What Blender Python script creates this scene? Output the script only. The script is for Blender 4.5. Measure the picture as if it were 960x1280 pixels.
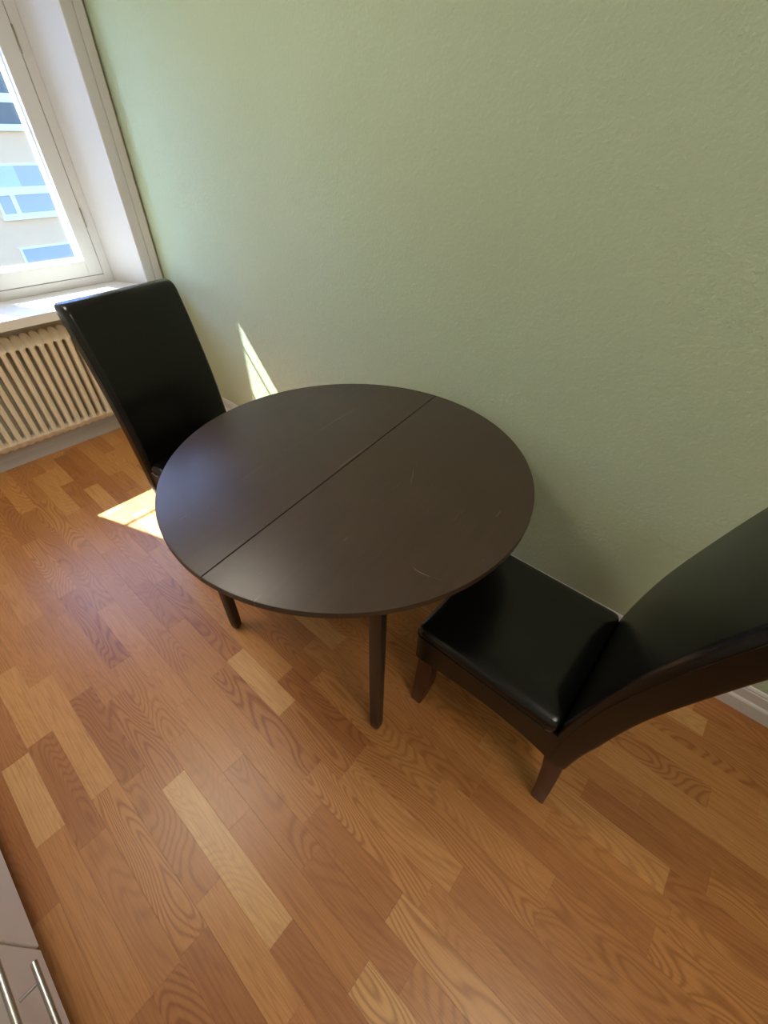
import bpy, bmesh, math, random
from mathutils import Vector, Matrix
random.seed(7)
for o in list(bpy.data.objects): bpy.data.objects.remove(o)
SC = bpy.context.scene
COL = SC.collection

# ------------------------------------------------------------------ camera
F_PX, PITCH, ROLL, YAW, CAM_H = 536.93, 0.7241033, 0.0237358, 0.69632, 1.48
CAM = Vector((0, 0, CAM_H))
FW = Vector((-math.sin(YAW)*math.cos(PITCH), math.cos(YAW)*math.cos(PITCH), -math.sin(PITCH)))
_r = FW.cross(Vector((0, 0, 1))).normalized(); _u = _r.cross(FW)
RT = _r*math.cos(ROLL) + _u*math.sin(ROLL)
UP = -_r*math.sin(ROLL) + _u*math.cos(ROLL)
cd = bpy.data.cameras.new('camera'); cam = bpy.data.objects.new('camera', cd); COL.objects.link(cam)
cd.sensor_fit = 'HORIZONTAL'; cd.sensor_width = 36; cd.lens = F_PX/960*36
cd.clip_start = 0.02; cd.clip_end = 300
cam.matrix_world = Matrix(((RT.x, UP.x, -FW.x, CAM.x), (RT.y, UP.y, -FW.y, CAM.y), (RT.z, UP.z, -FW.z, CAM.z), (0, 0, 0, 1)))
SC.camera = cam
def floor_at(px, py):
    d = FW*F_PX + RT*(px-480) - UP*(py-640)
    return CAM + d*(-CAM_H/d.z)

# ------------------------------------------------------------------ light
SUN_DIR = Vector((1, .345, -1.217)).normalized()
w = bpy.data.worlds.new('sky'); SC.world = w; w.use_nodes = True
wn = w.node_tree.nodes; wn.clear()
sky = wn.new('ShaderNodeTexSky'); sky.sky_type = 'NISHITA'; sky.sun_disc = False
sky.sun_elevation = math.radians(49); sky.sun_rotation = math.radians(251)
bg = wn.new('ShaderNodeBackground'); sky.ozone_density = 3.0; bg.inputs['Strength'].default_value = 0.52
wo = wn.new('ShaderNodeOutputWorld')
tint = wn.new('ShaderNodeMix'); tint.data_type = 'RGBA'; tint.blend_type = 'MULTIPLY'; tint.inputs[0].default_value = 1; tint.inputs[7].default_value = (.80, .95, 1.36, 1)   # white balance of the photo
w.node_tree.links.new(sky.outputs[0], tint.inputs[6]); w.node_tree.links.new(tint.outputs[2], bg.inputs[0]); w.node_tree.links.new(bg.outputs[0], wo.inputs[0])
sl = bpy.data.lights.new('sun', 'SUN'); sun = bpy.data.objects.new('sun', sl); COL.objects.link(sun)
sl.energy = 20; sl.angle = math.radians(.53); sl.color = (1, .97, .91)
sun.rotation_euler = SUN_DIR.to_track_quat('-Z', 'Y').to_euler(); sun.location = (-8, -3, 9)
vs = SC.view_settings
vs.view_transform = 'Standard'; vs.look = 'None'; vs.gamma = 1; vs.use_curve_mapping = False
vs.exposure = 1.2

# ------------------------------------------------------------------ materials
def srgb(r, g, b):
    f = lambda c: (c/255/12.92) if c/255 <= .04045 else ((c/255+.055)/1.055)**2.4
    return (f(r), f(g), f(b), 1)
class NT:
    def __init__(s, name):
        s.m = bpy.data.materials.new(name); s.m.use_nodes = True; s.t = s.m.node_tree
        s.b = s.t.nodes['Principled BSDF']; s.out = s.t.nodes['Material Output']
    def n(s, typ, **kw):
        x = s.t.nodes.new(typ)
        for k, v in kw.items(): setattr(x, k, v)
        return x
    def put(s, sock, v):
        if isinstance(v, bpy.types.NodeSocket): s.t.links.new(v, sock)
        else: sock.default_value = v
    def math(s, op, a, b=0.0, c=None, clamp=False):
        x = s.n('ShaderNodeMath', operation=op, use_clamp=clamp); s.put(x.inputs[0], a); s.put(x.inputs[1], b)
        if c is not None: s.put(x.inputs[2], c)
        return x.outputs[0]
    def mix(s, f, a, b, blend='MIX'):
        x = s.n('ShaderNodeMix', data_type='RGBA', blend_type=blend)
        s.put(x.inputs[0], f); s.put(x.inputs[6], a); s.put(x.inputs[7], b); return x.outputs[2]
    def noise(s, vec, scale, detail=2, rough=.5, dist=0):
        x = s.n('ShaderNodeTexNoise'); s.put(x.inputs['Vector'], vec); x.inputs['Scale'].default_value = scale
        x.inputs['Detail'].default_value = detail; x.inputs['Roughness'].default_value = rough; x.inputs['Distortion'].default_value = dist
        return x.outputs[0]
    def vmul(s, vec, v):
        x = s.n('ShaderNodeVectorMath', operation='MULTIPLY'); s.put(x.inputs[0], vec); x.inputs[1].default_value = v; return x.outputs[0]
    def coord(s, which='Object'): return s.n('ShaderNodeTexCoord').outputs[which]
    def ramp(s, f, stops):
        x = s.n('ShaderNodeValToRGB'); s.put(x.inputs[0], f); e = x.color_ramp.elements
        while len(e) < len(stops): e.new(.5)
        for i, (p, c) in enumerate(stops): e[i].position = p; e[i].color = c
        return x.outputs[0]
    def bump(s, h, strength, dist):
        x = s.n('ShaderNodeBump'); x.inputs['Strength'].default_value = strength; x.inputs['Distance'].default_value = dist
        s.put(x.inputs['Height'], h); s.t.links.new(x.outputs[0], s.b.inputs['Normal'])
    def setp(s, **kw):
        for k, v in kw.items(): s.put(s.b.inputs[k.replace('_', ' ')], v)

def paint(name, col, rough=.5, bump=0, bscale=200, var=.03):
    t = NT(name); c = t.coord()
    n = t.noise(c, 3, 3)
    d = tuple(x*(1-var*2) for x in col[:3])+(1,)
    t.setp(Base_Color=t.mix(n, d, col), Roughness=rough)
    if bump: t.bump(t.noise(c, bscale, 3, .6), bump, .002)
    return t.m

def wood_floor():
    t = NT('oak_parquet')
    pos = t.n('ShaderNodeNewGeometry').outputs['Position']
    at = t.n('ShaderNodeAttribute', attribute_name='piece'); sep = t.n('ShaderNodeSeparateColor'); t.t.links.new(at.outputs['Color'], sep.inputs[0])
    seed, tone, fig = sep.outputs[0], sep.outputs[1], sep.outputs[2]
    off = t.n('ShaderNodeCombineXYZ'); t.put(off.inputs[0], t.math('MULTIPLY', seed, 61.)); t.put(off.inputs[1], t.math('MULTIPLY', seed, 17.)); t.put(off.inputs[2], t.math('MULTIPLY', seed, 29.))
    v = t.n('ShaderNodeVectorMath', operation='ADD'); t.put(v.inputs[0], pos); t.put(v.inputs[1], off.outputs[0]); v = v.outputs[0]
    # growth-ring figure: contour lines of a stretched field
    fld = t.noise(t.vmul(v, (1.6, 8.5, 1)), 1., 1.2, .45, .25)
    fine = t.noise(t.vmul(v, (14, 60, 1)), 1., 2, .5)
    ph = t.math('ADD', t.math('MULTIPLY', fld, 210.), t.math('MULTIPLY', fine, 2.2))
    ring = t.math('POWER', t.math('MULTIPLY_ADD', t.math('SINE', ph), .5, .5), 2.2)
    ringf = t.math('MULTIPLY', ring, fig)
    fibre = t.noise(t.vmul(v, (7, 260, 1)), 1., 4, .65)
    pore = t.math('SUBTRACT', 1., t.math('MULTIPLY', t.math('SUBTRACT', fibre, .3, clamp=True), 4., clamp=True))
    st = t.noise(t.vmul(v, (.9, 26, 1)), 1., 2, .5)
    line = t.math('POWER', t.math('MULTIPLY_ADD', t.math('SINE', t.math('MULTIPLY_ADD', st, 95., t.math('MULTIPLY', fine, 3.))), .5, .5), 3.)
    line = t.math('MULTIPLY', line, t.math('SUBTRACT', 1., fig))
    mott = t.noise(t.vmul(v, (3, 9, 1)), 1., 3, .55)
    base = t.ramp(tone, [(0, srgb(164, 104, 56)), (.3, srgb(180, 120, 66)), (.55, srgb(195, 136, 76)), (.8, srgb(208, 153, 92)), (1, srgb(220, 174, 114))])
    c = t.mix(t.math('MULTIPLY', ringf, .75), base, t.mix(1., base, (.55, .42, .34, 1), 'MULTIPLY'))
    c = t.mix(t.math('MULTIPLY', t.math('MULTIPLY_ADD', fibre, 2.2, -.6, clamp=True), .5), c, t.mix(1., c, (.62, .52, .44, 1), 'MULTIPLY'))
    c = t.mix(t.math('MULTIPLY', pore, .6), c, t.mix(1., c, (.5, .4, .33, 1), 'MULTIPLY'))
    c = t.mix(t.math('MULTIPLY', line, .42), c, t.mix(1., c, (.62, .5, .42, 1), 'MULTIPLY'))
    c = t.mix(t.math('MULTIPLY', mott, .4), c, t.mix(1., c, (1.12, 1.12, 1.08, 1), 'MULTIPLY'))
    # little knots
    vo = t.n('ShaderNodeTexVoronoi'); t.put(vo.inputs['Vector'], t.vmul(pos, (1, 1.6, 1))); vo.inputs['Scale'].default_value = 3.1
    k = t.math('MULTIPLY', t.math('LESS_THAN', vo.outputs['Distance'], .012), .85)
    c = t.mix(k, c, srgb(58, 32, 18))
    t.setp(Base_Color=c, Roughness=t.math('MULTIPLY_ADD', fibre, .12, .30), Specular_IOR_Level=.5)
    t.bump(t.math('ADD', t.math('MULTIPLY', ringf, -.5), t.math('MULTIPLY', fibre, .5)), .18, .0006)
    return t.m

def wood_dark(name, c0, c1, scale=(1, 1, 1), rough=.35, flecks=0):
    t = NT(name); c = t.coord()
    n = t.noise(t.vmul(c, scale), 1., 4, .6); m = t.noise(c, 5, 2)
    f = t.math('MULTIPLY_ADD', m, .5, t.math('MULTIPLY', n, .6))
    colr = t.mix(f, c0, c1)
    if flecks:
        a = t.noise(t.vmul(c, (120, 9, 1)), 1., 2, .7); b = t.noise(c, 7, 2)
        k = t.math('MULTIPLY', t.math('GREATER_THAN', a, .72), t.math('GREATER_THAN', b, .56))
        colr = t.mix(t.math('MULTIPLY', k, flecks), colr, srgb(120, 100, 84))
    t.setp(Base_Color=colr, Roughness=t.math('MULTIPLY_ADD', n, .14, rough-.05))
    t.bump(n, .12, .0008)
    return t.m

def leather():
    t = NT('black_leather'); c = t.coord()
    n = t.noise(c, 420, 3, .6); m = t.noise(c, 9, 3)
    t.setp(Base_Color=t.mix(m, srgb(7, 7, 7), srgb(12, 11, 10)), Roughness=t.math('MULTIPLY_ADD', m, .06, .22), Specular_IOR_Level=.42)
    t.bump(n, .05, .0004); return t.m

def wall_paint():
    t = NT('sage_wall_paint'); c = t.coord()
    m = t.noise(c, 1.1, 3)
    t.setp(Base_Color=t.mix(m, srgb(167, 181, 153), srgb(175, 188, 161)), Roughness=.62, Specular_IOR_Level=.35)
    h = t.math('ADD', t.noise(c, 95, 4, .6), t.math('MULTIPLY', t.noise(c, 26, 2), .7))
    t.bump(h, .8, .004); return t.m

def glass():
    t = NT('window_glass'); t.t.nodes.remove(t.b)
    tr = t.n('ShaderNodeBsdfTransparent'); tr.inputs[0].default_value = (.95, .98, .98, 1)
    gl = t.n('ShaderNodeBsdfGlossy'); gl.inputs['Roughness'].default_value = .02
    lw = t.n('ShaderNodeLayerWeight'); lw.inputs[0].default_value = .5
    fac = t.math('MULTIPLY_ADD', t.math('POWER', lw.outputs['Facing'], 4.), .6, .03)
    mx = t.n('ShaderNodeMixShader')
    t.t.links.new(fac, mx.inputs[0]); t.t.links.new(tr.outputs[0], mx.inputs[1]); t.t.links.new(gl.outputs[0], mx.inputs[2])
    t.t.links.new(mx.outputs[0], t.out.inputs[0]); return t.m

def metal(name, col, rough):
    t = NT(name); c = t.coord()
    n = t.noise(t.vmul(c, (6, 500, 500)), 1., 2)
    t.setp(Base_Color=col, Metallic=1., Roughness=t.math('MULTIPLY_ADD', n, .15, rough)); return t.m

M = dict(
    floor=wood_floor(), wall=wall_paint(), leather=leather(), glass=glass(),
    table=wood_dark('espresso_veneer', srgb(44, 33, 26), srgb(72, 56, 44), (70, 3.2, 20), .36, .35),
    table_edge=wood_dark('espresso_wood', srgb(36, 26, 21), srgb(54, 40, 32), (40, 40, 5), .4),
    leg=wood_dark('mahogany_stain', srgb(48, 22, 14), srgb(70, 34, 22), (40, 40, 5), .34),
    scratch=paint('bare_scratch', srgb(150, 128, 108), .6),
    white=paint('white_trim_paint', srgb(198, 195, 194), .38),
    frame=paint('white_window_paint', srgb(204, 201, 200), .35),
    sill=paint('white_sill_paint', srgb(228, 226, 222), .3),
    plaster=paint('white_plaster', srgb(226, 224, 216), .8, .15, 120),
    winwall=paint('cream_wall', srgb(214, 207, 184), .7, .15, 90),
    radiator=paint('cream_radiator_enamel', srgb(238, 226, 204), .4),
    cabinet=paint('white_laminate', srgb(242, 237, 234), .42, .05, 600),
    cabinet_body=paint('cabinet_carcass', srgb(206, 198, 192), .5),
    worktop=paint('grey_worktop', srgb(150, 145, 140), .4),
    steel=metal('brushed_steel', srgb(190, 186, 182), .28),
    brass=metal('dull_bracket_metal', srgb(150, 140, 125), .4),
    subfloor=paint('subfloor', srgb(90, 60, 36), .8),
    gap=paint('dark_gasket', srgb(60, 56, 54), .8),
    facade=paint('cream_render', srgb(240, 192, 142), .9, .3, 8, .05),
    bwhite=paint('facade_white', srgb(242, 234, 222), .6),
    bglass=paint('facade_glass', srgb(178, 172, 162), .2),
    bglass_dark=paint('facade_glass_dark', srgb(84, 82, 80), .2),
    bblind=paint('window_blind', srgb(196, 196, 190), .7),
    asphalt=paint('street', srgb(120, 118, 116), .9),
)

# ------------------------------------------------------------------ helpers
def link(name, me, mat, parent=None, smooth=False):
    o = bpy.data.objects.new(name, me); COL.objects.link(o)
    if mat is not None and len(me.materials) == 0: me.materials.append(mat)
    if smooth:
        for p in me.polygons: p.use_smooth = True
    if parent is not None: o.parent = parent
    return o
def build(name, bm, mat, parent=None, smooth=False, sharp=None):
    bmesh.ops.recalc_face_normals(bm, faces=bm.faces)
    me = bpy.data.meshes.new(name); bm.to_mesh(me); bm.free()
    o = link(name, me, mat, parent, smooth)
    if smooth and sharp: me.set_sharp_from_angle(angle=math.radians(sharp))
    return o
def thing(name, label, cat, loc=(0, 0, 0), rz=0, group=None):
    o = bpy.data.objects.new(name, None); COL.objects.link(o); o.empty_display_size = .1
    o.location = loc; o.rotation_euler = (0, 0, rz); o['label'] = label; o['category'] = cat
    if group: o['group'] = group
    return o
def struct(o, label=None):
    o['kind'] = 'structure'
    if label: o['label'] = label
    return o
def box(bm, lo, hi):
    vs_ = [bm.verts.new((x, y, z)) for x in (lo[0], hi[0]) for y in (lo[1], hi[1]) for z in (lo[2], hi[2])]
    for f in ((0, 1, 3, 2), (4, 6, 7, 5), (0, 4, 5, 1), (2, 3, 7, 6), (0, 2, 6, 4), (1, 5, 7, 3)): bm.faces.new([vs_[i] for i in f])
    return vs_
def boxes(*bs):
    bm = bmesh.new()
    for lo, hi in bs: box(bm, lo, hi)
    return bm
def bev(bm, r, seg=2):
    bmesh.ops.bevel(bm, geom=[e for e in bm.edges], offset=r, segments=seg, profile=.5, affect='EDGES'); return bm
def loft(rings, cap=True, closed=True):
    bm = bmesh.new(); R = [[bm.verts.new(p) for p in r] for r in rings]
    n = len(R[0])
    for a, b in zip(R, R[1:]):
        for i in range(n if closed else n-1):
            j = (i+1) % n
            bm.faces.new((a[i], a[j], b[j], b[i]))
    if cap:
        bm.faces.new(R[0][::-1]); bm.faces.new(R[-1])
    return bm
def rrect(x0, x1, y0, y1, z, r, seg=4, radii=None):
    """rounded rectangle ring in the xy plane; radii for corners (x1y1, x0y1, x0y0, x1y0)"""
    rs = radii or (r, r, r, r); out = []
    for (cx, cy, a0, rr) in ((x1, y1, 0, rs[0]), (x0, y1, 90, rs[1]), (x0, y0, 180, rs[2]), (x1, y0, 270, rs[3])):
        ox = cx - rr if cx == x1 else cx + rr; oy = cy - rr if cy == y1 else cy + rr
        for k in range(seg+1):
            a = math.radians(a0 + 90*k/seg); out.append((ox+rr*math.cos(a), oy+rr*math.sin(a), z))
    return out
def tube(pts, r, n=8):
    pts = [Vector(p) for p in pts]; rings = []
    for i, p in enumerate(pts):
        d = (pts[min(i+1, len(pts)-1)] - pts[max(i-1, 0)]).normalized()
        a = d.orthogonal().normalized() if abs(d.z) > .9 else d.cross(Vector((0, 0, 1))).normalized()
        b = d.cross(a)
        rings.append([p + a*(r*math.cos(2*math.pi*k/n)) + b*(r*math.sin(2*math.pi*k/n)) for k in range(n)])
    return loft(rings)
def interp(tab, z):
    if z <= tab[0][0]: return tab[0][1]
    for i, ((a, va), (b, vb)) in enumerate(zip(tab, tab[1:])):
        if z <= b:
            s = (z-a)/(b-a); return va + (vb-va)*s
    return tab[-1][1]

# ------------------------------------------------------------------ room shell
XW, YB, YK, XE, ZC = -2.92, 1.335, -1.03, 2.1, 2.62     # window wall, green wall, kitchen wall, end wall, ceiling
XO = -3.40                                              # outer face of the window wall
struct(build('wall_back', boxes(((XO, YB, -.1), (XE+.12, YB+.12, ZC+.1))), M['wall']))
struct(build('wall_front', boxes(((XO, YK-.12, -.1), (XE+.12, YK, ZC+.1))), M['plaster']))
struct(build('wall_right', boxes(((XE, YK, -.1), (XE+.12, YB, ZC+.1))), M['plaster']))
struct(build('ceiling', boxes(((XO, YK-.12, ZC), (XE+.12, YB+.12, ZC+.1))), M['plaster']))
# window opening: room side y -.30..1.222, frame side y -.215..1.135
SILL_Z, HEAD_Z = .768, 2.17
WY0, WY1 = -.30, 1.222
struct(build('wall_left', boxes(((XO, YK, -.1), (XW, YB, SILL_Z-.043)), ((XO, YK, HEAD_Z), (XW, YB, ZC)),
      ((XO, YK, SILL_Z-.043), (XW, WY0, HEAD_Z)), ((XO, WY1, SILL_Z-.043), (XW, YB, HEAD_Z))), M['winwall']))

# ------------------------------------------------------------------ floor with lamellae
floor = struct(build('floor', boxes(((XO, YK-.12, -.12), (XE+.12, YB+.12, -.012))), M['subfloor']), 'oak strip parquet floor')
ROW, Y0 = .0733, -.326
def row_of(y): return math.floor((y-Y0)/ROW)
JOINTS = [(68.7,773.7),(130,760),(147,831),(94,715),(172.5,732),(221,780),(181,780),(167,820),(77,746),(92,601),(32,641),(117,629),(160,614),(10,772),(47,854),
 (272,840),(287,824),(354,890),(352,847),(392,849),(330,789),(227,880),(290,956),(222,921),(315,926),(215,976),(172,967),(175,786),(216,786),(286,792),(185,846),(387,1022),
 (50,855),(49,925),(122,994),(105,864),(170,971),(64,1045),(112,1052),(70,1132),(242,1177),(260,1115),(350,1170),(185,1250),(206,1225),(395,1017),
 (451,1217),(512,1220),(500,1122),(567,1105),(590,995),(446,947),(431,967),(597,982),(542,907),(402,1007),(617,947),
 (813,1182),(832,1106),(799.5,1003),(887,1097),(684,1021),(673,1143),(949,1010),(880,915)]
TONES = [(145,800,.88,.3),(112,790,.22,1.),(112,738,.42,.9),(195,755,.28,.5),(225,815,.42,.6),(320,860,.92,.25),(300,875,.34,1.),(258,918,.26,.7),(395,900,.2,.7),
 (122,930,.18,.7),(155,905,.4,1.),(250,900,.55,.1),(85,925,.78,.15),(80,990,.2,.6),(40,985,.9,.2),(110,1120,.14,.6),(25,1050,.2,.3),(250,1040,.95,.3),(290,1230,.16,.15),
 (340,1210,.66,.2),(400,1230,.2,.3),(490,1260,.9,1.),(450,1160,.3,.4),(560,1250,.5,.6),(740,985,.24,.1),(840,1060,.2,.1),(880,1040,.68,.2),(765,1060,.85,.3),(700,1090,.8,.25),
 (760,1120,.3,.2),(860,1130,.22,.6),(500,1000,.5,.8),(640,960,.75,.6),(860,905,.9,.3),(30,880,.75,.15),(180,1110,.62,.8),(130,1230,.5,.1),(60,1190,.5,.1),(210,1090,.55,1.)]
joints = {}
for q in JOINTS:
    p = floor_at(*q); joints.setdefault(row_of(p.y), []).append(p.x)
tones = [(row_of(floor_at(a, b).y), floor_at(a, b).x, t, f) for a, b, t, f in TONES]
rng = random.Random(5)
planks, far = [], []
r0, r1 = row_of(YK)-1, row_of(YB)
for r in range(r0, r1+1):
    known = sorted(joints.get(r, [])); xs = [XW-.3-rng.random()*.4]
    def fill(a, b, xs):
        while b - a > .66:
            s = rng.uniform(.28, .6)
            if b-a-s < .16: s = (b-a)/2
            a += s; xs.append(a)
    a = xs[0]
    for k in known:
        if k - a < .1: continue
        fill(a, k, xs); xs.append(k); a = k
    fill(a, XE+.4, xs); xs.append(XE+.4)
    for x0, x1 in zip(xs, xs[1:]):
        y0 = max(Y0+r*ROW, YK); y1 = min(Y0+(r+1)*ROW, YB)
        x0c, x1c = max(x0, XW), min(x1, XE)
        if x1c-x0c < .01 or y1-y0 < .004: continue
        tone = min(1, max(0, rng.gauss(.5, .14))); fig = rng.choice((.1, .2, .3, .5, .7, .9))
        for (tr, tx, tt, tf) in tones:
            if tr == r and x0 <= tx <= x1: tone, fig = tt, tf
        item = (x0c, x1c, y0, y1, rng.random(), tone, fig)
        near = x1c > XW and x0c < .95 and y1 > -.53
        (planks if near else far).append(item)
def plank_geo(items):
    V, Fc, C = [], [], []
    g = .00012; b = .0003; d = .00012
    for (x0, x1, y0, y1, s, t, f) in items:
        k = len(V)
        for (z, i) in ((-.012, g), (-d, g), (0., g+b)):
            V += [(x0+i, y0+i, z), (x1-i, y0+i, z), (x1-i, y1-i, z), (x0+i, y1-i, z)]
        Fc.append((k+8, k+9, k+10, k+11)); C.append((s, t, f, 1))
        for lv in (0, 4):
            for i in range(4):
                j = (i+1) % 4; Fc.append((k+lv+i, k+lv+j, k+lv+4+j, k+lv+4+i)); C.append((s, t, f, 1))
    me = bpy.data.meshes.new('plank'); me.from_pydata(V, [], Fc)
    at = me.attributes.new('piece', 'FLOAT_COLOR', 'CORNER'); i = 0
    for p, c in zip(me.polygons, C):
        for _ in p.vertices: at.data[i].color = c; i += 1
    return me
print('planks', len(planks), 'far', len(far))
for it in planks: link('plank', plank_geo([it]), M['floor'], floor)
fo = link('plank_field', plank_geo(far), M['floor'], floor); fo['kind'] = 'stuff'

# ------------------------------------------------------------------ baseboards
PROF = [(0, 0), (.018, 0), (.018, .053), (.015, .059), (.0105, .063), (.0105, .103), (.008, .106), (.008, .112), (.004, .119), (0, .122)]
def baseboard(name, a, b, nrm, m=M['white']):
    a, b, n = Vector(a), Vector(b), Vector(nrm)
    struct(build(name, loft([[p + n*d + Vector((0, 0, z)) for d, z in PROF] for p in (a, b)]), m))
baseboard('baseboard_back', (XW+.0, YB, 0), (XE, YB, 0), (0, -1, 0))
baseboard('baseboard_left', (XW, YK+.62, 0), (XW, YB-.018, 0), (1, 0, 0))

# ------------------------------------------------------------------ window
win = bpy.data.objects.new('window_1', None); COL.objects.link(win); win.location = (-3.14, .45, SILL_Z)
struct(win, 'white painted two-casement window in a deep splayed reveal')
WL = Vector((-3.14, .45, SILL_Z))
def wpart(name, bm, m, smooth=False):
    for v in bm.verts: v.co -= WL
    return build(name, bm, m, win, smooth)
XF = -3.135                                              # room side of the frame
FY0, FY1 = -.215, 1.132
def prism(pts, z0, z1):
    return loft([[(x, y, z0) for x, y in pts], [(x, y, z1) for x, y in pts]])
wpart('reveal_board', prism([(XW, WY1), (XF, FY1), (-3.26, FY1), (-3.26, WY1)], SILL_Z, HEAD_Z), M['white'])
wpart('reveal_board', prism([(XW, WY0), (-3.26, WY0), (-3.26, FY0), (XF, FY0)], SILL_Z, HEAD_Z), M['white'])
# outer jambs close the gap between frame and outer wall face
wpart('outer_jamb', prism([(-3.26, FY1-.02), (-3.26, WY1), (XO, WY1), (XO, FY1+.02)], SILL_Z-.043, HEAD_Z), M['plaster'])
wpart('outer_jamb', prism([(-3.26, FY0+.02), (-3.26, WY0), (XO, WY0), (XO, FY0-.02)], SILL_Z-.043, HEAD_Z), M['plaster'])
# sill board, fills the reveal, overhangs the radiator
sb = bmesh.new(); box(sb, (-3.15, WY0+.002, SILL_Z-.043), (XW, WY1-.002, SILL_Z)); bev(sb, .002, 1)
box(sb, (XW, WY0-.06, SILL_Z-.043), (-2.768, WY1+.06, SILL_Z))
wpart('window_sill', sb, M['sill'])
wpart('outer_sill', boxes(((XO-.06, FY0-.02, SILL_Z-.03), (-3.24, FY1+.02, SILL_Z+.02))), M['bwhite'])
# casing with a groove
CZ1 = HEAD_Z+.10
def casing_rings(z):
    x = XW
    return [(x, WY1, z), (x+.020, WY1, z), (x+.022, WY1+.004, z), (x+.022, WY1+.050, z), (x+.017, WY1+.052, z), (x+.017, WY1+.056, z), (x+.022, WY1+.058, z), (x+.022, WY1+.098, z), (x+.016, WY1+.102, z), (x, WY1+.102, z)]
wpart('casing', loft([casing_rings(SILL_Z), casing_rings(CZ1)]), M['white'])
wpart('casing', loft([[(x, WY0-(y-WY1), z) for x, y, z in casing_rings(q)][::-1] for q in (SILL_Z, CZ1)]), M['white'])
wpart('casing', boxes(((XW, WY0, HEAD_Z), (XW+.022, WY1, CZ1))), M['white'])
# frame
FT = .048; ZT = HEAD_Z
wpart('window_frame', bev(boxes(((-3.26, FY1-FT, SILL_Z), (XF, FY1, ZT))), .002, 1), M['frame'])
wpart('window_frame', bev(boxes(((-3.26, FY0, SILL_Z), (XF, FY0+FT, ZT))), .002, 1), M['frame'])
wpart('window_frame', bev(boxes(((-3.26, FY0+FT, SILL_Z), (XF, FY1-FT, SILL_Z+.046))), .002, 1), M['frame'])
wpart('window_frame', bev(boxes(((-3.26, FY0+FT, ZT-.05), (XF, FY1-FT, ZT))), .002, 1), M['frame'])
MY = .436
def sash(y0, y1, st0, st1):
    z0, z1 = SILL_Z+.049, ZT-.053
    o = bpy.data.objects.new('casement', None); COL.objects.link(o); o.parent = win
    def sp(name, lo, hi, m=M['frame'], b=.002):
        bm = boxes((lo, hi));
        if b: bev(bm, b, 1)
        for v in bm.verts: v.co -= WL
        return build(name, bm, m, o)
    xi, xo = XF+.004, -3.235
    gy0, gy1, gz0, gz1 = y0+st0, y1-st1, z0+.078, z1-.07
    sp('stile', (xo, y0, z0), (xi, gy0, z1)); sp('stile', (xo, gy1, z0), (xi, y1, z1))
    sp('rail', (xo, gy0, z0), (xi, gy1, gz0)); sp('rail', (xo, gy0, gz1), (xi, gy1, z1))
    # glazing beads stepping in towards the outer pane
    for (a, b) in (((xo+.002, gy0, gz0), (-3.165, gy0+.006, gz1)), ((xo+.002, gy1-.006, gz0), (-3.165, gy1, gz1)), ((xo+.002, gy0+.006, gz0), (-3.165, gy1-.006, gz0+.006))):
        sp('glazing_bead', a, b, b=0)
    sp('pane', (-3.160, gy0-.004, gz0-.004), (-3.156, gy1+.004, gz1+.004), M['glass'], 0)
    sp('pane', (-3.222, gy0-.004, gz0-.004), (-3.218, gy1+.004, gz1+.004), M['glass'], 0)
    sp('gasket', (-3.2, y0-.0025, z0-.0025), (-3.138, y0-.0002, z1), M['gap'], 0); sp('gasket', (-3.2, y1+.0002, z0-.0025), (-3.138, y1+.0025, z1), M['gap'], 0)
    sp('gasket', (-3.2, y0, z0-.0028), (-3.138, y1, z0-.0002), M['gap'], 0)
    return o
sash(MY+.003, FY1-FT-.003, .050, .076)
sash(FY0+FT+.003, MY-.003, .076, .050)
for z in (1.05, 1.72):      # hinge pins in the joint
    wpart('hinge', tube([(XF+.006, FY1-FT-.0015, z), (XF+.006, FY1-FT-.0015, z+.09)], .004), M['brass'], True)
# two slim unseen rods added outside the panes to line the sun patches with shadow
for z in (1.715, 2.00):
    wpart('shadow_rod', tube([(-3.37, -.2, z), (-3.37, 1.0, z)], .008, 8), M['bwhite'], True)

# ------------------------------------------------------------------ radiator
PIT, RX0, RX1 = .0436, -2.905, -2.826
ry0, n_sec = .835, 27
rad = thing('radiator', 'cream enamelled column radiator with vertical slots under the window sill', 'radiator', (-2.87, ry0-n_sec*PIT/2, 0))
RL = Vector(rad.location)
def section_mesh():
    Z0, Z1 = .108, .668; rings = []
    zs = [Z0, Z0+.004, Z0+.014, Z0+.030, Z0+.046, Z0+.0475, Z0+.051, Z0+.058, .40, Z1-.068, Z1-.061, Z1-.0575, Z1-.056, Z1-.036, Z1-.018, Z1-.006, Z1]
    wid = [.30, .62, 1., 1., 1., .80, .64, .55, .55, .55, .64, .80, 1., 1., .98, .8, .4]
    dep = [.030, .045, .062, .072, .078, .079, .079, .079, .079, .079, .079, .078, .076, .066, .050, .034, .022]
    for z, wf, d in zip(zs, wid, dep):
        hw = PIT/2*wf; xf = RX0+d-RL.x if z < .4 else RX0+d-RL.x; xb = RX0-RL.x
        mid = (xb+xf)/2
        rings.append([(xb, -hw*.5, z), (xb, hw*.5, z), (xb+.010, hw, z), (mid, hw, z), (xf-.013, hw, z), (xf-.0055, hw*.5, z), (xf, 0, z), (xf-.0055, -hw*.5, z), (xf-.013, -hw, z), (mid, -hw, z), (xb+.010, -hw, z)])
    bm = loft(rings); bmesh.ops.recalc_face_normals(bm, faces=bm.faces)
    me = bpy.data.meshes.new('section'); bm.to_mesh(me); bm.free()
    for p_ in me.polygons: p_.use_smooth = True
    me.set_sharp_from_angle(angle=math.radians(28)); return me
sm_ = section_mesh()
for i in range(n_sec):
    o = link('section', sm_, M['radiator'], rad); o.location = (0, ry0-(i+.5)*PIT-RL.y, 0)
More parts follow.
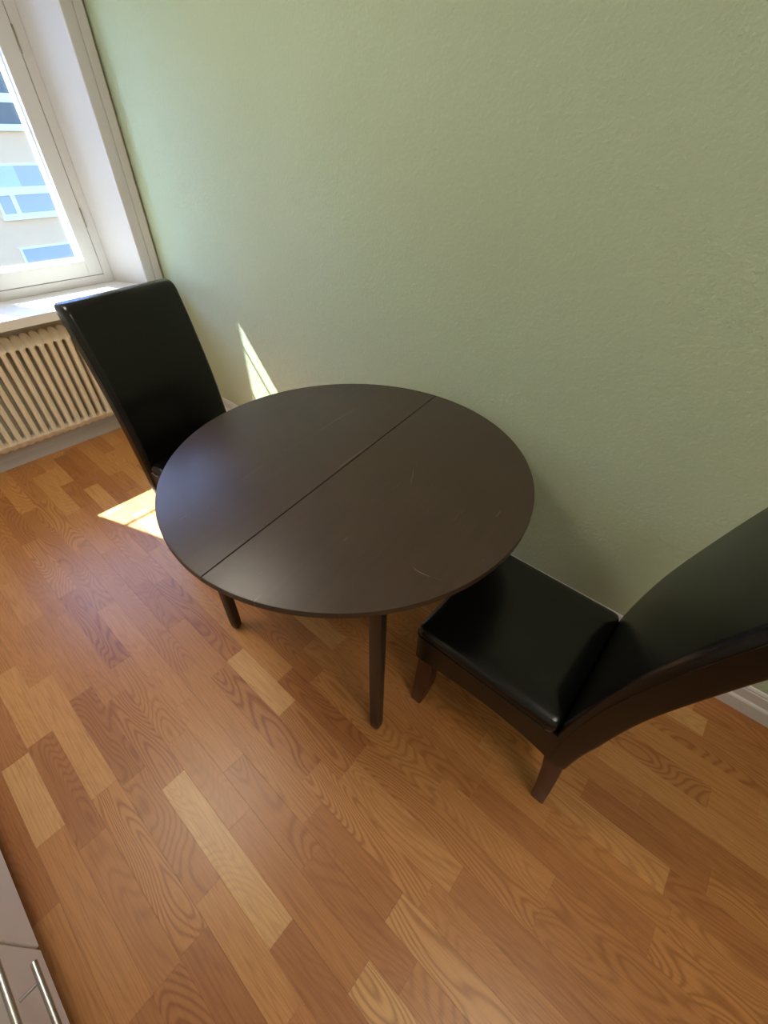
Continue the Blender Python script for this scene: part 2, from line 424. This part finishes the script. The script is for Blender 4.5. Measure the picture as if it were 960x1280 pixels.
def rpart(name, bm, m, smooth=True):
    for v in bm.verts: v.co -= RL
    return build(name, bm, m, rad, smooth, 40)
rpart('pipe', tube([(-2.868, ry0-.005, .14), (-2.868, ry0+.05, .14), (-2.868, ry0+.06, .13), (-2.868, ry0+.06, .0)], .009, 10), M['radiator'])
rpart('valve', tube([(-2.868, ry0-.002, .14), (-2.868, ry0+.028, .14)], .016, 10), M['brass'])
rpart('air_vent', tube([(-2.868, ry0-.002, .62), (-2.868, ry0+.02, .62)], .009, 8), M['brass'])
for yb in (.70, .05):
    rpart('bracket', boxes(((XW, yb-.012, .5), (RX0+.006, yb+.012, .53))), M['brass'], False)
for yb in (.81, -.05):
    rpart('foot', boxes(((-2.895, yb-.012, 0), (-2.85, yb+.012, .125))), M['radiator'], False)

# ------------------------------------------------------------------ building across the street
bx = -27.
bld = thing('apartment_building', 'cream rendered building with white framed windows across the street', 'building', (bx-4, 4, -13))
BL = Vector(bld.location)
def bpart(name, bm, m, parent=None):
    for v in bm.verts: v.co -= BL
    return build(name, bm, m, parent or bld)
bpart('wall', boxes(((bx-8, -14, -13), (bx, 24, 8.5))), M['facade'])
bpart('roof', boxes(((bx-8.3, -14.3, 8.5), (bx+.35, 24.3, 8.9))), M['bwhite'])
bi = 0
for st in range(-3, 3):
    zb = -1.56 + 2.93*st
    for cy in range(-4, 5):
        y1 = 8.42 + cy*3.5; y0 = y1-2.2; bi += 1
        dark = st == 1
        wf = bpart('window', boxes(((bx-.1, y0, zb), (bx+.06, y0+.09, zb+1.78)), ((bx-.1, y1-.09, zb), (bx+.06, y1, zb+1.78)), ((bx-.1, y0+.09, zb+1.70), (bx+.06, y1-.09, zb+1.78)),
             ((bx-.1, y0+.09, zb+.73), (bx+.08, y1-.09, zb+1.0)), ((bx-.1, y0+.09, zb), (bx+.06, y1-.09, zb+.08)), ((bx-.1, y0+.55, zb+.08), (bx+.06, y0+.72, zb+.73)),
             ((bx, y0-.08, zb-.12), (bx+.2, y1+.08, zb))), M['bwhite'])
        gm = M['bglass_dark'] if dark else M['bglass']
        bpart('pane', boxes(((bx+.002, y0+.09, zb+1.0), (bx+.02, y1-.09, zb+1.70))), gm, wf)
        bpart('pane', boxes(((bx+.002, y0+.09, zb+.08), (bx+.02, y0+.55, zb+.73))), gm, wf)
        bpart('pane', boxes(((bx+.002, y0+.72, zb+.08), (bx+.02, y1-.09, zb+.73))), gm, wf)
        if not dark and bi % 2 == 0:
            bpart('blind', boxes(((bx+.022, y0+.09, zb+1.0), (bx+.03, y0+1.15, zb+1.70))), M['bblind'], wf)
struct(build('ground', boxes(((-80, -60, -13.3), (-3.6, 60, -13.0))), M['asphalt']))

# ------------------------------------------------------------------ round table
TH, TR = .7326, .543
tab = thing('round_dining_table', 'round dark brown wooden table with a split two-leaf top on four legs', 'table', (-.767, .750, 0), math.radians(6.84))
def half(side):
    n = 72; gapw = .0012; th = .021; b = .0035
    prof = [(TH-th, -b), (TH-th+b, 0), (TH-b, 0), (TH-b*.3, -b*.3), (TH, -b)]
    rings = []
    for z, d in prof:
        R = TR+d; ins = -d*.25
        x = gapw+ins; a0 = math.asin(min(1, x/R))
        ring = [(side*R*math.sin(a0+(math.pi-2*a0)*k/n), R*math.cos(a0+(math.pi-2*a0)*k/n), z) for k in range(n+1)]
        rings.append(ring)
    return loft(rings)
build('tabletop_leaf', half(1), M['table'], tab, True, 30)
build('tabletop_leaf', half(-1), M['table'], tab, True, 30)
ap = bmesh.new()
for (a, b) in (((-.33, -.31, .655), (.33, -.29, TH-.021)), ((-.33, .29, .655), (.33, .31, TH-.021)), ((-.31, -.29, .655), (-.29, .29, TH-.021)), ((.29, -.29, .655), (.31, .29, TH-.021))): box(ap, a, b)
build('apron', ap, M['table_edge'], tab)
for sx in (-1, 1):
    for sy in (-1, 1):
        cx, cy = sx*.336, sy*.336
        rings = []
        for z, h, r in ((.004, .0120, .006), (.012, .0165, .008), (.05, .0178, .008), (TH-.021, .0185, .008)):
            rings.append(rrect(cx-h, cx+h, cy-h, cy+h, z, r))
        lg = build('leg', loft(rings), M['table_edge'], tab, True, 40)
        build('foot_glide', loft([rrect(cx-.011, cx+.011, cy-.011, cy+.011, z, .008) for z in (0, .006)]), M['gap'], lg)
def strip(pts, wd):
    bm = bmesh.new(); P = [Vector(p) for p in pts]; L = []
    for i, p in enumerate(P):
        d = (P[min(i+1, len(P)-1)]-P[max(i-1, 0)]).normalized(); nrm = Vector((-d.y, d.x, 0)); k = wd*(.3 if i in (0, len(P)-1) else 1)
        L.append((bm.verts.new(p+nrm*k), bm.verts.new(p-nrm*k)))
    for a, b in zip(L, L[1:]): bm.faces.new((a[0], b[0], b[1], a[1]))
    return bm
def top_px(px, py):       # where a scratch lies on the table top, in table coordinates
    d = FW*F_PX + RT*(px-480) - UP*(py-640); p = CAM + d*((TH-CAM_H)/d.z) - Vector((-.767, .75, 0))
    a = -math.radians(6.84); return (p.x*math.cos(a)-p.y*math.sin(a), p.x*math.sin(a)+p.y*math.cos(a), TH+.00025)
for wd, px in ((.0006, ((516, 709), (522, 714), (530, 718), (538, 721))), (.0005, ((541, 722), (551, 725))), (.0004, ((517, 585), (516, 595), (513, 606))), (.0004, ((500, 604), (490, 612))),
               (.0006, ((452, 507), (420, 525), (392, 543))), (.0005, ((384, 548), (355, 564))), (.0004, ((330, 581), (302, 600))), (.0004, ((238, 641), (222, 651))),
               (.0007, ((467, 553), (440, 572), (418, 589))), (.0004, ((573, 643), (568, 650))), (.0004, ((610, 697), (612, 696)))):
    build('scratch', strip([top_px(*q) for q in px], wd), M['scratch'], tab)

# ------------------------------------------------------------------ leather chairs
CW = .43
LEAN = [(.20, 0), (.30, 0), (.38, 0), (.44, .003), (.53, .012), (.64, .029), (.72, .047), (.815, .073), (.91, .101), (.98, .125), (1.04, .146), (1.10, .166)]
def lean(z):      # smooth curve through LEAN
    for i in range(1, len(LEAN)-2):
        if z <= LEAN[i+1][0]:
            (z0, a0), (z1, a1), (z2, a2), (z3, a3) = LEAN[i-1:i+3]
            m1 = (a2-a0)/(z2-z0); m2 = (a3-a1)/(z3-z1); h = z2-z1; t = (z-z1)/h
            return (2*t**3-3*t*t+1)*a1 + (t**3-2*t*t+t)*h*m1 + (-2*t**3+3*t*t)*a2 + (t**3-t*t)*h*m2
    return LEAN[-1][1]
def make_chair(label, loc, rz):
    c = thing('dining_chair', label, 'chair', loc, rz, None)
    hw = CW/2
    # seat base (upholstered rim), gently arched underside along the sides
    rings = []
    for x, e in [(-.010, 0)] + [(.0+.03*k, 0) for k in range(14)] + [(.402, .001), (.408, .004), (.411, .009), (.412, .014)]:
        q = min(1, max(0, (x+.01)/.42)); zb = .306 + .026*math.sin(math.pi*q**.8)
        rings.append([(x, -hw+.003+e, zb), (x, hw-.003-e, zb), (x, hw-.003-e, .424), (x, -hw+.003+e, .424)])
    build('seat_base', loft(rings), M['leather'], c, True, 30)
    # cushion: crowned top, rounded edges
    rings = []
    for z, ins in ((.418, .004), (.422, .001), (.430, 0), (.444, .0015), (.452, .006), (.457, .014), (.461, .028)):
        rings.append(rrect(-.003+ins*.2, .414-ins, -hw+ins, hw-ins, z, .022, 6))
    cu = loft(rings, cap=False)
    cu.verts.ensure_lookup_table(); last = [cu.verts[i] for i in range(len(cu.verts)-28, len(cu.verts))]
    prev = last
    for sc, z in ((.75, .466), (.5, .4695), (.22, .471)):
        cx, cy = .205, 0
        cur = [cu.verts.new((cx+(v.co.x-cx)*sc, cy+(v.co.y-cy)*sc, z)) for v in last]
        for i in range(28): cu.faces.new((prev[i], prev[(i+1) % 28], cur[(i+1) % 28], cur[i]))
        prev = cur
    cu.faces.new(prev)
    seat = build('seat', cu, M['leather'], c, True)
    build('piping', tube(rrect(.0, .4145, -hw-.0005, hw+.0005, .424, .022, 6), .0022, 6), M['leather'], seat, True)
    # backrest: curved slab
    zs = [.300, .304, .312] + [.33+.0333*i for i in range(20)] + [.985, 1.004, 1.018, 1.028, 1.033, 1.035]
    zs = sorted(z for z in zs if z < 1.0351); rings = []; T = .060
    for z in zs:
        d = lean(z); e = 0; T = .060+.014*min(1, max(0, (z-.30)/.2))
        if z > 1.005: e = .022*(1-math.sqrt(max(0, 1-((z-1.005)/.030)**2)))
        if z < .306: e = .002
        xf, xb = -d-e, -d-T+e
        ring = []
        rf, rb = .020, .010
        for (cx, cy, a0, rr) in ((xf, hw-e*.5, 0, rf), (xb, hw-e*.5, 90, rb), (xb, -hw+e*.5, 180, rb), (xf, -hw+e*.5, 270, rf)):
            rr = min(rr, (xf-xb)/2-.0005)
            ox = cx-rr if cx == xf else cx+rr; oy = cy-rr if cy > 0 else cy+rr
            for k in range(7):
                a = math.radians(a0+15*k); ring.append((ox+rr*math.cos(a), oy+rr*math.sin(a), z))
            if a0 == 270: pass
        rings.append(ring)
    back = build('backrest', loft(rings), M['leather'], c, True, 60)
    for sy in (-1, 1):
        build('piping', tube([(-lean(z)-.0195, sy*(hw+.0002), z) for z in [.31+.034*i for i in range(21)]], .0016, 6), M['leather'], back, True)
    # legs
    for sy in (-1, 1):
        fr = []
        for z, x0, x1, y0, y1 in ((0, .378, .413, .160, .194), (.006, .376, .414, .158, .196), (.10, .362, .410, .152, .200), (.13, .357, .408, .150, .201), (.33, .350, .402, .150, .200)):
            fr.append(rrect(x0, x1, min(sy*y0, sy*y1), max(sy*y0, sy*y1), z, .004, 2))
        build('leg', loft(fr), M['leg'], c, True, 35)
        rr_ = []
        for z, x0, x1, y0, y1 in ((0, -.074, -.040, .154, .188), (.006, -.076, -.038, .152, .190), (.12, -.070, -.028, .154, .200), (.24, -.062, -.016, .156, .208), (.304, -.057, -.006, .158, .211)):
            rr_.append(rrect(x0, x1, min(sy*y0, sy*y1), max(sy*y0, sy*y1), z, .004, 2))
        build('leg', loft(rr_), M['leg'], c, True, 35)
    return c
make_chair('black leather high-back chair standing in front of the window and cream radiator', (-1.652, .677, 0), math.radians(6.5))
make_chair('black leather high-back chair with its whole seat and brown legs showing', (.052, .797, 0), math.pi+math.radians(-.5))

# ------------------------------------------------------------------ kitchen base cabinets
CF, CB = -.431, YK+.002
def cabinet(label, x0, x1, drawers):
    c = thing('base_cabinet', label, 'cabinet', ((x0+x1)/2, (CF+CB)/2, 0)); L = Vector(c.location)
    def cp(name, bm, m, parent=None, smooth=False):
        for v in bm.verts: v.co -= L
        return build(name, bm, m, parent or c, smooth, 40)
    cp('body', boxes(((x0, CB, .10), (x1, CF-.021, .86))), M['cabinet_body'])
    cp('toe_kick', boxes(((x0, CB+.05, 0), (x1, CF-.07, .10))), M['cabinet_body'])
    for (z0, z1, hz, kind) in drawers:
        d = cp(kind, bev(boxes(((x0+.004, CF-.019, z0), (x1-.004, CF, z1))), .0015, 1), M['cabinet'])
        h0 = x0+.084; h1 = x1-.084
        if hz:
            hm = bmesh.new()
            hd = cp('handle', tube([(h0, CF+.035, hz), (h1, CF+.035, hz)], .006, 14), M['steel'], d, True)
            for hx in (h0+.036, h1-.036):
                cp('handle_post', tube([(hx, CF-.001, hz), (hx, CF+.033, hz)], .0032, 10), M['steel'], d, True)
    return c
cabinet('white kitchen drawer unit with steel bar handles', -.612, -.012, [(.10, .303, .261, 'drawer'), (.307, .442, .391, 'drawer'), (.446, .65, .60, 'drawer'), (.654, .855, .80, 'drawer')])
cabinet('plain white kitchen cabinet front without a visible handle next to the drawers', -1.212, -.612, [(.10, .855, None, 'door')])
wt = build('worktop', bev(boxes(((-1.212, CB, .86), (-.012, CF+.02, .895))), .003, 2), M['worktop'])
wt['label'] = 'grey worktop lying on the white kitchen cabinets'; wt['category'] = 'worktop'

# ------------------------------------------------------------------ added fill lights on the ceiling, out of view, to brighten the room
def opal(strength):
    t = NT('fill_light_glow'); t.setp(Base_Color=srgb(240, 236, 228), Roughness=.3, Emission_Color=(1, .92, .78, 1), Emission_Strength=strength); return t.m
def lathe(prof, n=32):
    return loft([[(r*math.cos(2*math.pi*k/n), r*math.sin(2*math.pi*k/n), z) for k in range(n)] for r, z in prof])
om = {-1.6: opal(10), .75: opal(7.4)}
for lab, lx, ly in (('round opal fill light added out of view above the floor beside the round table', -1.6, -.05), ('round opal fill light added out of view above the chair furthest from the window', .75, .1)):
    lamp = thing('fill_light', lab, 'lamp', (lx, ly, ZC), 0, 'added fill lights')
    build('fill_light_base', lathe([(.315, 0), (.315, -.02), (.305, -.025)]), M['white'], lamp, True, 40)
    build('fill_light_shade', lathe([(.30, -.025), (.30, -.05), (.28, -.075), (.22, -.10), (.12, -.115), (.01, -.12)]), om[lx], lamp, True, 60)
